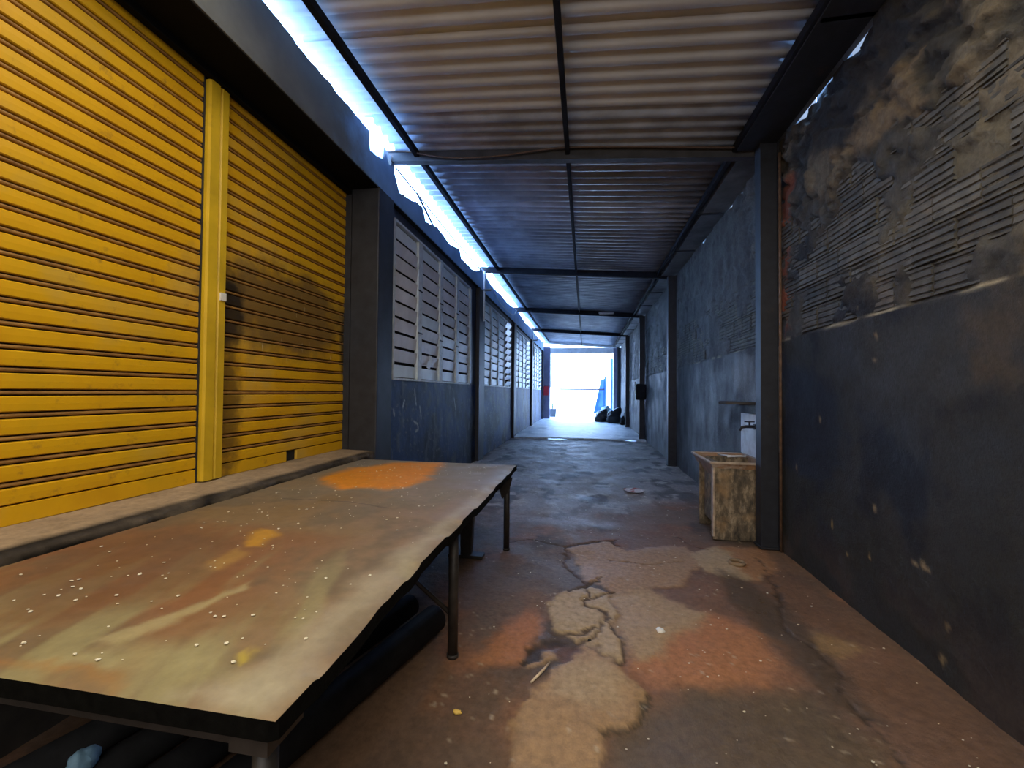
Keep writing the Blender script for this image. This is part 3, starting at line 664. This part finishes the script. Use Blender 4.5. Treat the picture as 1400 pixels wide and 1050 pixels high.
tr = np.clip(.5 + (t2 - .5) * .5, .3, .8)
Tx2 = Tx + wob
top = grid('tabletop', np.stack([Tx2 + 1.55, Ty - 2.6, Tz], -1), M['table'], T, np.concatenate([tc, tr[..., None]], -1), flip=True)
n, m_ = Tx.shape
# folded edge and underside of the top
ring = [(j, 0) for j in range(n)] + [(n - 1, i) for i in range(1, m_)] + [(j, m_ - 1) for j in range(n - 2, -1, -1)] + [(0, i) for i in range(m_ - 2, 0, -1)]
ring = ring[::2]
v = []; f = []; rn = len(ring)
for (j, i) in ring: v += [(Tx2[j, i] + 1.55, Ty[j, i] - 2.6, Tz[j, i]), (Tx2[j, i] + 1.55, Ty[j, i] - 2.6, Tz[j, i] - .05)]
for a in range(rn): f.append((2 * a, 2 * a + 1, 2 * ((a + 1) % rn) + 1, 2 * ((a + 1) % rn)))
f.append(tuple(2 * a + 1 for a in range(rn)))
MB().add(v, f).build('table_edge', M['edge'], T)
def tl(x, y, z): return (x + 1.55, y - 2.6, z)
fr = MB()
for xa in (-.80, -2.30): fr.box(xa + 1.55 - .02, .93 - 2.6, .72, xa + 1.55 + .02, 4.28 - 2.6, .79)
for ya in (.95, 2.5, 4.24): fr.box(-2.3 + 1.55, ya - 2.6 - .02, .72, -.80 + 1.55, ya - 2.6 + .02, .789)
fr.build('frame_rail', M['leg'], T, .004)
for xa in (-.78, -2.3):
    for ya in (.95, 2.48, 4.24):
        lg_ = MB().tube([tl(xa, ya, 0.01), tl(xa, ya, .8)], .03, 14).build('leg', M['leg'], T); MB().tube([tl(xa, ya, 0), tl(xa, ya, .022)], .035, 14).build('leg_foot', M['leg'], lg_)
MB().tube([tl(-.80, 2.48, .26), tl(-1.45, 2.48, .76)], .014, 8).build('brace', M['leg'], T)
MB().tube([tl(-2.28, 2.48, .26), tl(-1.65, 2.48, .76)], .014, 8).build('brace', M['leg'], T)
MB().prism([(-.085, .74), (.085, .74), (.05, .60), (-.02, .52)], 1, -.005, .005).build('gusset', M['leg'], T, loc=tl(-.80, 4.20, 0))
cx, cy_ = -.66, .93
cp_ = MB().prism([(tl(-.84, .9, 0)[0], tl(0, .9, 0)[1]), (tl(-.735, .9, 0)[0], tl(0, .9, 0)[1]), (tl(-.735, 0, 0)[0], tl(0, 1.03, 0)[1]), (tl(-.74, 0, 0)[0], tl(0, 1.03, 0)[1]), (tl(-.745, 0, 0)[0], tl(0, .908, 0)[1]), (tl(-.84, 0, 0)[0], tl(0, .908, 0)[1])], 2, .73, .81)
cp_.build('corner_plate', M['leg'], T)
# inner trestle leg under the table
tr_ = empty('trestle', (-1.13, 4.0, 0), label='dark wooden trestle with flared head standing under the table', cat='trestle')
MB().prism([(-.05, .03), (.055, .03), (.075, .50), (.12, .60), (.13, .74), (-.12, .74), (-.10, .60), (-.06, .5)], 1, -.04, .04).build('post', M['leg'], tr_, .006)
MB().box(-.17, -.06, 0, .17, .06, .03).build('foot', M['leg'], tr_, .004)
MB().tube([(-.13, -.02, .03), (-.13, -.02, .55)], .013, 8).build('stay', M['leg'], tr_)
# pipes lying under the table
PP = [((-.98, 2.72), (-1.72, -.1), .085, 'thick black pipe lying under the table along its open side'), ((-1.22, 2.88), (-1.98, 0.1), .072, 'black pipe lying under the table in the middle of the pipe row'), ((-1.44, 2.98), (-2.2, .3), .068, 'black pipe lying under the table between the pipe row and the blue cloth'), ((-1.68, 3.05), (-2.233, 1.1), .07, 'long black pipe lying under the table against the blue cloth'), ((-2.05, 3.1), (-2.40, 1.75), .05, 'thin black pipe lying under the table along the dock wall')]
for (a, b, r, lb) in PP:
    ln_ = math.hypot(b[0] - a[0], b[1] - a[1]); t_ = MB()
    t_.tube([(0, 0, 0), (0, ln_, 0)], r, 20, caps=False); t_.tube([(0, 0, 0), (0, ln_, 0)], r * .86, 20, caps=False)
    nb = 20
    t_.f += [(k, (k + 1) % nb, 2 * nb + (k + 1) % nb, 2 * nb + k) for k in range(nb)] + [(nb + k, nb + (k + 1) % nb, 3 * nb + (k + 1) % nb, 3 * nb + k) for k in range(nb)]; t_.sm += [False] * (2 * nb)
    o = t_.build('pipe', M['pipe'], None, loc=(a[0], a[1], r + .002)); o.rotation_euler = (0, 0, math.atan2(b[1] - a[1], b[0] - a[0]) - math.pi / 2); tag(o, lb, 'pipe', 'pipes lying under the table')

def blob(name, m, loc, rx, ry, rz, seed=0, amp=.25, sc=2.5, nu=22, nv=14, sink=.35, parent=None, pts=()):
    U = np.linspace(0, 2 * np.pi, nu); V = np.linspace(.001, np.pi - .001, nv); Ug, Vg = np.meshgrid(U, V)
    X = np.sin(Vg) * np.cos(Ug); Y = np.sin(Vg) * np.sin(Ug); Z = np.cos(Vg)
    d = 1 + (fbm(X + 5, Y + Z * 1.3 + 5, sc, 4, seed) - .5) * 2 * amp
    for (px_, py_, pz_, k_) in pts: d = d + k_ * np.maximum(0, X * px_ + Y * py_ + Z * pz_) ** 14
    P = np.stack([X * d * rx, Y * d * ry, np.maximum(Z * d, -sink) * rz], -1); P[..., 2] += sink * rz
    o = grid(name, P, m, parent, None, flip=False); o.location = loc
    return o
o = blob('cloth_bundle', M['bluerag'], (-1.903, 1.349, 0.138), .04, .06, .05, 4, .3); tag(o, 'small pale blue crumpled cloth on the black pipes under the table', 'cloth')

# ---- concrete sink
K = empty('utility_sink', (1.68, 5.3, 0), label='weathered concrete utility sink with stained basin against the wall', cat='sink')
def kl(x, y, z): return (x - 1.68, y - 5.3, z)
def slab(x0, y0, z0, x1, y1, z1): return MB().box(*kl(x0, y0, z0), *kl(x1, y1, z1))
# side slabs as rough panels
def rough_slab(name, x0, x1, y0, y1, z0, z1, seed, parent):
    b = MB(); nxk, nzk = 24, 32
    for yy_, s_ in ((y0, 1), (y1, -1)):
        v = []; f = []
        for a in range(nzk + 1):
            for c in range(nxk + 1):
                x = x0 + (x1 - x0) * c / nxk; z = z0 + (z1 - z0) * a / nzk; e = 0 if (c in (0, nxk) or a in (0, nzk)) else 1
                nn = float(fbm(np.array(x), np.array(z * .5), 16, 4, seed)) - .5
                v.append(kl(x, yy_ - s_ * e * (.012 * nn + .004), z))
        for a in range(nzk):
            for c in range(nxk):
                p = a * (nxk + 1) + c; f.append((p, p + 1, p + nxk + 2, p + nxk + 1))
        b.add(v, f, True)
    for (xa, xb, za, zb) in ((x0, x0, z0, z1), (x1, x1, z0, z1)):
        b.add([kl(xa, y0, za), kl(xa, y1, za), kl(xa, y1, zb), kl(xa, y0, zb)], [(0, 1, 2, 3)])
    b.add([kl(x0, y0, z1), kl(x1, y0, z1), kl(x1, y1, z1), kl(x0, y1, z1)], [(0, 1, 2, 3)])
    return b.build(name, M['sinkc'], parent)
rough_slab('side_panel', 1.40, 1.985, 4.99, 5.045, 0, .828, 3, K); rough_slab('side_panel', 1.40, 1.985, 5.56, 5.615, 0, .828, 4, K)
slab(1.394, 4.984, .03, 1.412, 5.05, .82).build('worn_edge', M['rim'], K, .006)
slab(1.455, 5.045, .12, 1.50, 5.56, .828).build('front_panel', M['sinkc'], K, .006)
rim = MB()
X0, X1, YA, YB, zt_, zb_ = 1.355, 1.985, 4.955, 5.80, .855, .828
ix0, ix1, iya, iyb = X0 + .028, X1 - .03, YA + .022, YB - .03
o4 = [(X0, YA), (X1, YA), (X1, YB), (X0, YB)]; i4 = [(ix0, iya), (ix1, iya), (ix1, iyb), (ix0, iyb)]
v = [kl(*p, zt_) for p in o4] + [kl(*p, zt_) for p in i4] + [kl(*p, zb_) for p in o4] + [kl(*p, zb_) for p in i4]
f = []
for a in range(4):
    b_ = (a + 1) % 4; f += [(a, b_, 4 + b_, 4 + a), (8 + a, 8 + b_, b_, a), (4 + a, 4 + b_, 12 + b_, 12 + a), (8 + a, 12 + a, 12 + b_, 8 + b_)]
rim.add(v, f).build('rim', M['rim'], K, .006)
bs = MB(); dz = .30
bt = [(ix0 + .10, iya + .10, .62), (ix1 - .02, iya + .10, .58), (ix1 - .02, iyb - .10, .58), (ix0 + .10, iyb - .10, .62)]
v = [kl(*p, .845) for p in i4] + [kl(*p) for p in bt]
bs.add(v, [(a, (a + 1) % 4, 4 + (a + 1) % 4, 4 + a) for a in range(4)] + [(4, 5, 6, 7)])
v = [kl(p[0] + sx_ * .012, p[1] + sy_ * .012, .829) for p, sx_, sy_ in zip(i4, (-1, 1, 1, -1), (-1, -1, 1, 1))] + [kl(p[0], p[1], p[2] - .02) for p in bt]
bs.add(v, [(a, (a + 1) % 4, 4 + (a + 1) % 4, 4 + a) for a in range(4)] + [(4, 5, 6, 7)]).build('basin', M['basin'], K)
s_ = MB().tube([(1.63, 5.62, .848), (1.70, 5.36, .866), (1.72, 5.32, .872)], .010, 8).tube([(1.66, 5.36, .862), (1.88, 5.42, .867)], .011, 8); o = s_.build('plastic_offcut', M['pvc']); tag(o, 'white forked plastic offcut lying across the sink rim', 'offcut')
# splashback, tap, outlet, shelf
o = MB().box(1.955, 5.14, .86, 1.99, 5.80, 1.36).build('splashback', M['tile'], None, .004); tag(o, 'pale splashback panel on the wall above the sink', 'panel')
tpn = empty('water_tap', (1.95, 5.33, 1.22), label='dark metal tap sticking out above the sink', cat='tap')
MB().tube([(.005, 0, .0), (-.10, 0, .0), (-.15, 0, -.012), (-.165, 0, -.05)], [.02, .018, .016, .014], 12).build('spout', M['dmetal'], tpn)
stm = MB().tube([(-.06, 0, 0), (-.06, 0, .05)], .011, 10).build('stem', M['dmetal'], tpn)
MB().box(-.115, -.009, .05, -.005, .009, .064).build('handle', M['dmetal'], stm, .003)
MB().tube([(.0, 0, .0), (-.012, 0, 0)], .034, 14).build('escutcheon', M['dmetal'], tpn)
ou = empty('outlet_plate', (1.99, 5.20, 1.40), label='small pale outlet plate with two holes beside the steel column', cat='outlet')
MB().box(-.05, -.04, -.07, 0, .04, .07).build('plate', M['pvc'], ou, .006)
for zz in (-.028, .028): MB().tube([(-.049, 0, zz), (-.054, 0, zz)], .014, 10).build('socket_hole', M['black'], ou)
shp = MB().prism([(1.62, 5.56), (1.66, 5.40), (1.995, 5.24), (1.995, 6.05), (1.75, 5.98)], 2, 1.475, 1.505); o = shp.build('wall_shelf', M['dock'], None, .006); tag(o, 'thin grey concrete shelf on the wall above the sink', 'shelf')

# ---- black box on the wall
bx = empty('meter_box', (1.96, 14.60, 1.64), label='black wall box with pale conduit next to a steel column', cat='box')
MB().box(-.30, -.10, -.27, .03, .12, .27).build('case', M['pipe'], bx, .05)
MB().tube([(-.30, .0, .33), (-.335, .0, .1), (-.335, .0, -.3)], .014, 8).build('conduit', M['pvc'], bx)
MB().box(-.34, -.05, -.03, -.30, .05, .05).build('clip', M['pvc'], bx, .006)

# ---- small things on the floor
def on(u, w): p = onz(u, w); return (p[0], p[1])
o = MB()
rg = []; nseg = 26; v = []; f = []
for a in range(nseg):
    q = 2 * math.pi * a / nseg
    for b in range(8):
        t_ = 2 * math.pi * b / 8; rr_ = .062 + .015 * math.cos(t_); v.append((rr_ * math.cos(q), rr_ * math.sin(q), .018 + .017 * math.sin(t_)))
for a in range(nseg):
    for b in range(8): f.append((a * 8 + b, a * 8 + (b + 1) % 8, ((a + 1) % nseg) * 8 + (b + 1) % 8, ((a + 1) % nseg) * 8 + b))
ro = MB().add(v, f, True).build('floor_ring', M['tan'], None, loc=(*on(1007, 771), -.004)); tag(ro, 'tan ring lying on the floor in front of the sink', 'ring')
pl = MB(); nn = 24; v = [(0, 0, .012)]; f = []
for rr_, zz in ((.10, .012), (.135, .020), (.165, .032), (.165, .028)):
    for a in range(nn): q = 2 * math.pi * a / nn; e = 1 + .08 * math.sin(3 * q + 1); v.append((rr_ * math.cos(q) * e, rr_ * math.sin(q) * e, zz + .006 * math.sin(2 * q)))
f += [(0, 1 + a, 1 + (a + 1) % nn) for a in range(nn)]
for k in range(3): f += [(1 + k * nn + a, 1 + k * nn + (a + 1) % nn, 1 + (k + 1) * nn + (a + 1) % nn, 1 + (k + 1) * nn + a) for a in range(nn)]
o = pl.add(v, f, True).build('paper_plate', M['paper'], None, loc=(*on(866, 672), -.004)); tag(o, 'flattened white and red paper plate on the grey floor', 'plate')
o = blob('paper_scrap', M['pvc'], (*on(903, 863), -.004), .028, .035, .018, 8, .4); tag(o, 'small white crumpled scrap on the reddish floor patch', 'scrap')
p1, p2 = on(726, 935), on(752, 908)
o = MB().tube([(p1[0], p1[1], .008), ((p1[0] + p2[0]) / 2 + .006, (p1[1] + p2[1]) / 2, .014), (p2[0], p2[1], .010)], [.006, .008, .005], 8).build('wood_stick', M['stick']); tag(o, 'short pale stick lying on the tan floor patch', 'stick')
lf = on(625, 974); o = blob('dry_leaf', M['chip_y'], (*lf, -.002), .022, .014, .010, 12, .35); tag(o, 'small yellow leaf on the dark floor beside the table', 'leaf')
o = blob('bottle_cap', M['black'], (*on(806, 876), -.004), .012, .012, .012, 3, .1); tag(o, 'tiny black cap on the tan floor patch', 'cap')
def chips(name, pts, m, label, cat):
    v = []; f = []
    for (x, y_, z, s__) in pts:
        a0 = random.random() * 6.28; b = len(v); k = 5
        for h_ in (0, .35):
            for i in range(k): q = a0 + 6.283 * i / k; r_ = s__ * random.uniform(.6, 1.2); v.append((x + r_ * math.cos(q), y_ + r_ * math.sin(q) * random.uniform(.5, 1), z + h_ * s__))
        f.append(tuple(b + k + i for i in range(k))); f += [(b + i, b + (i + 1) % k, b + k + (i + 1) % k, b + k + i) for i in range(k)]
    o = MB().add(v, f).build(name, m); return tag(o, label, cat, kind='stuff')
def tabz(x, y_): return .847 + (float(fbm(np.array(x), np.array(y_), .9, 3, 5)) - .5) * .012
tpnts = []
for _ in range(330):
    x = random.uniform(-2.3, -.8); y_ = random.uniform(.95, 4.2); tpnts.append((x, y_, tabz(x, y_) + .001, random.choice((.003, .004, .005, .0075))))
chips('paint_chips', tpnts, M['chip'], 'pale paint chips scattered over the table top', 'debris')
fpn = []
for _ in range(420):
    y_ = .8 + 9 * random.random() ** 1.5; x = random.uniform(-.65, 1.9); fpn.append((x, y_, .0, random.choice((.003, .004, .005, .008))))
chips('floor_crumbs', fpn, M['chip'], 'pale crumbs and grit scattered over the floor', 'debris')

# ---- roof cables and lamp
y5 = 4.95
pts = [(-2.52, y5 - .03, zroof(-2.52) + .05), (-2.2, y5 - .05, 4.585), (-1.7, y5 - .05, 4.47), (-1.1, y5 - .05, 4.43), (-.3, y5 - .05, 4.46), (.5, y5 - .05, 4.40), (1.2, y5 - .05, 4.33), (1.8, y5 - .05, 4.27)]
def smooth(pts, n=6):
    out = []; P = [Vector(p) for p in pts]
    for i in range(len(P) - 1):
        p0, p1, p2, p3 = P[max(i - 1, 0)], P[i], P[i + 1], P[min(i + 2, len(P) - 1)]
        for k in range(n):
            t = k / n; out.append(.5 * ((2 * p1) + (p2 - p0) * t + (2 * p0 - 5 * p1 + 4 * p2 - p3) * t * t + (3 * p1 - p0 - 3 * p2 + p3) * t ** 3))
    return out + [P[-1]]
o = MB().tube(smooth(pts), .011, 8).build('draped_cable', M['cable']); tag(o, 'brown cable draped along the roof beam above the table end', 'cable')
pts = [(-2.44, 5.1, 4.50), (-2.43, 6.2, 4.47), (-2.42, 7.5, 4.43), (-2.42, 8.8, 4.44), (-2.43, 9.7, 4.47)]
o = MB().tube(smooth(pts), .010, 6).build('gap_cable', M['cable']); tag(o, 'dark cable hanging along the bright gap above the first louvre window', 'cable')
o = MB().tube(smooth([(-2.53, 6.0, 4.60), (-2.53, 6.4, 4.48), (-2.53, 6.75, 4.36)]), .018, 6).build('gap_brace', M['steel']); tag(o, 'thin dark rod slanting across the bright gap', 'rod')
pts = [(-2.42, 10.7, 4.42), (-2.425, 11.5, 4.20), (-2.425, 13, 4.15), (-2.42, 14.2, 4.25), (-2.42, 14.6, 4.45)]
o = MB().tube(smooth(pts), .008, 6).build('wall_cable', M['cable_w']); tag(o, 'pale cable sagging on the wall above the second louvre window', 'cable')
for yi, (yb, lb) in enumerate([(9.85, 'white pipe and bracket on the pillar between first and second louvre windows'), (19.75, 'white pipe and bracket on the pillar near the street end')]):
    e = empty('cable_riser', (XL + .02, yb, 4.05), label=lb, cat='pipe', group='cable pipes on the pillars')
    MB().tube([(.012, 0, -.75), (.012, 0, .45)], .022, 10).build('riser_pipe', M['pvc'], e); MB().tube([(-.02, 0, .0), (.17, 0, .0), (.20, 0, .04)], .03, 10).build('insulator', M['gutter'], e)
lm = empty('tube_lamp', (.71, 14.955, 4.355), label='short white tube lamp fixed to the roof beam', cat='lamp')
hs_ = MB().box(-.26, -.035, .0, .26, .0, .05).build('housing', M['lamp'], lm, .005); MB().tube([(-.24, -.03, -.012), (.24, -.03, -.012)], .016, 10).build('tube', M['pvc'], hs_)

# ---- street end
stub = MB().box(XL - .1, 25.06, -.02, -2.06, 25.25, 4.3).build('wall_end', M['endwall']); tag(stub, 'narrow grey wall beside the street opening', kind='structure')
stub2 = MB().box(1.60, 25.06, -.02, 2.2, 25.25, 4.23).build('wall_end_column', M['endwall']); tag(stub2, 'narrow grey wall on the gutter side of the street opening', kind='structure')
o = MB().box(-2.05, 25.06, 3.92, 1.59, 25.2, 4.24).build('opening_header', M['whitepaint']); tag(o, 'white header beam across the top of the street opening', 'beam')
o = MB().box(-2.045, 25.10, 1.9, -1.985, 25.16, 3.915).build('track_post', M['blue']); tag(o, 'pale blue gate post fixed beside the red sign', 'post')
o = MB().box(-2.46, 25.02, 1.42, -2.14, 25.055, 1.96).build('wall_sign', M['red'], None, .006); tag(o, 'small red sign on the grey wall by the street opening', 'sign')
G = empty('swing_gate', (1.2, 27.2, 0), label='blue sheet metal gate leaf with a long bar beyond the opening', cat='gate')
MB().prism([(-.68, .28), (.0, .28), (.0, 2.5), (-.22, 2.42)], 1, -.025, .025).build('leaf', M['blue'], G)
MB().box(0, -.05, 0, .09, .05, 2.65).build('gate_post', M['blue'], G); MB().box(-2.80, -.035, 1.77, .0, -.026, 1.86).build('bar', M['bar'], G)
o = MB().box(1.52, 26.3, 0, 1.66, 26.44, 3.7).build('street_post', M['blue']); tag(o, 'pale blue post beyond the opening beside the gate leaf', 'post')
st = MB().box(-40, 26.15, -.25, 40, 60, .03).build('floor_street', M['street']); tag(st, 'sunlit street paving outside', kind='structure')
bld = empty('white_building', (0, 41, 0), label='sunlit white building wall across the street', cat='building')
MB().box(-30, 0, 0, 30, .4, 9).build('wall', M['white'], bld); MB().box(-30, -.06, 0, 30, 0, .5).build('plinth', M['white'], bld); MB().box(-30, -.1, 9, 30, .5, 9.2).build('coping', M['white'], bld)
P_ = empty('potted_plant', (-2.07, 27.3, .03), label='dark square planter with a spiky green plant by the opening', cat='plant')
MB().prism([(-.2, 0), (.2, 0), (.24, .52), (-.24, .52)], 1, -.2, .2).build('planter', M['pot'], P_, .01)
for k in range(11):
    a = random.random() * 6.28; t_ = random.uniform(.1, .45); h_ = random.uniform(.35, .75); c, s_ = math.cos(a), math.sin(a)
    v = []; 
    for q in (0, .4, .75, 1): w_ = .035 * (1 - q * .95); x, y_, z = t_ * q * q * c, t_ * q * q * s_, .5 + h_ * q - .12 * q ** 3; v += [(x - s_ * w_, y_ + c * w_, z), (x + s_ * w_, y_ - c * w_, z)]
    MB().add(v, [(0, 1, 3, 2), (2, 3, 5, 4), (4, 5, 7, 6)], True).build('leaf', M['leaf'], P_)
b1_ = blob('rubbish_bag', M['bag'], (.86, 23.3, .05), .34, .3, .36, 21, .3, 2.6, 30, 20, .55, pts=((.5, 0, .86, .5),)); tag(b1_, 'smaller slumped black rubbish bag against the pale bag', 'bag', 'rubbish bags by the opening')
b2_ = blob('rubbish_bag', M['bag'], (1.46, 22.6, .05), .36, .32, .40, 22, .3, 2.6, 30, 20, .55, pts=((.55, 0, .83, .9),)); tag(b2_, 'larger black rubbish bag with a pointed corner beside the steel column', 'bag', 'rubbish bags by the opening')
b3_ = blob('rubbish_bag', M['bag_c'], (1.16, 24.05, .05), .36, .28, .50, 23, .4, 3, 30, 20, .55); tag(b3_, 'pale cyan bag heaped behind the two black bags', 'bag', 'rubbish bags by the opening')
o = blob('rubble_lump', M['pipe'], (1.80, 21.1, .05), .12, .14, .26, 31, .3, 3, 20, 14, .6); tag(o, 'small dark lump on the pale slab against the wall', 'rubble')
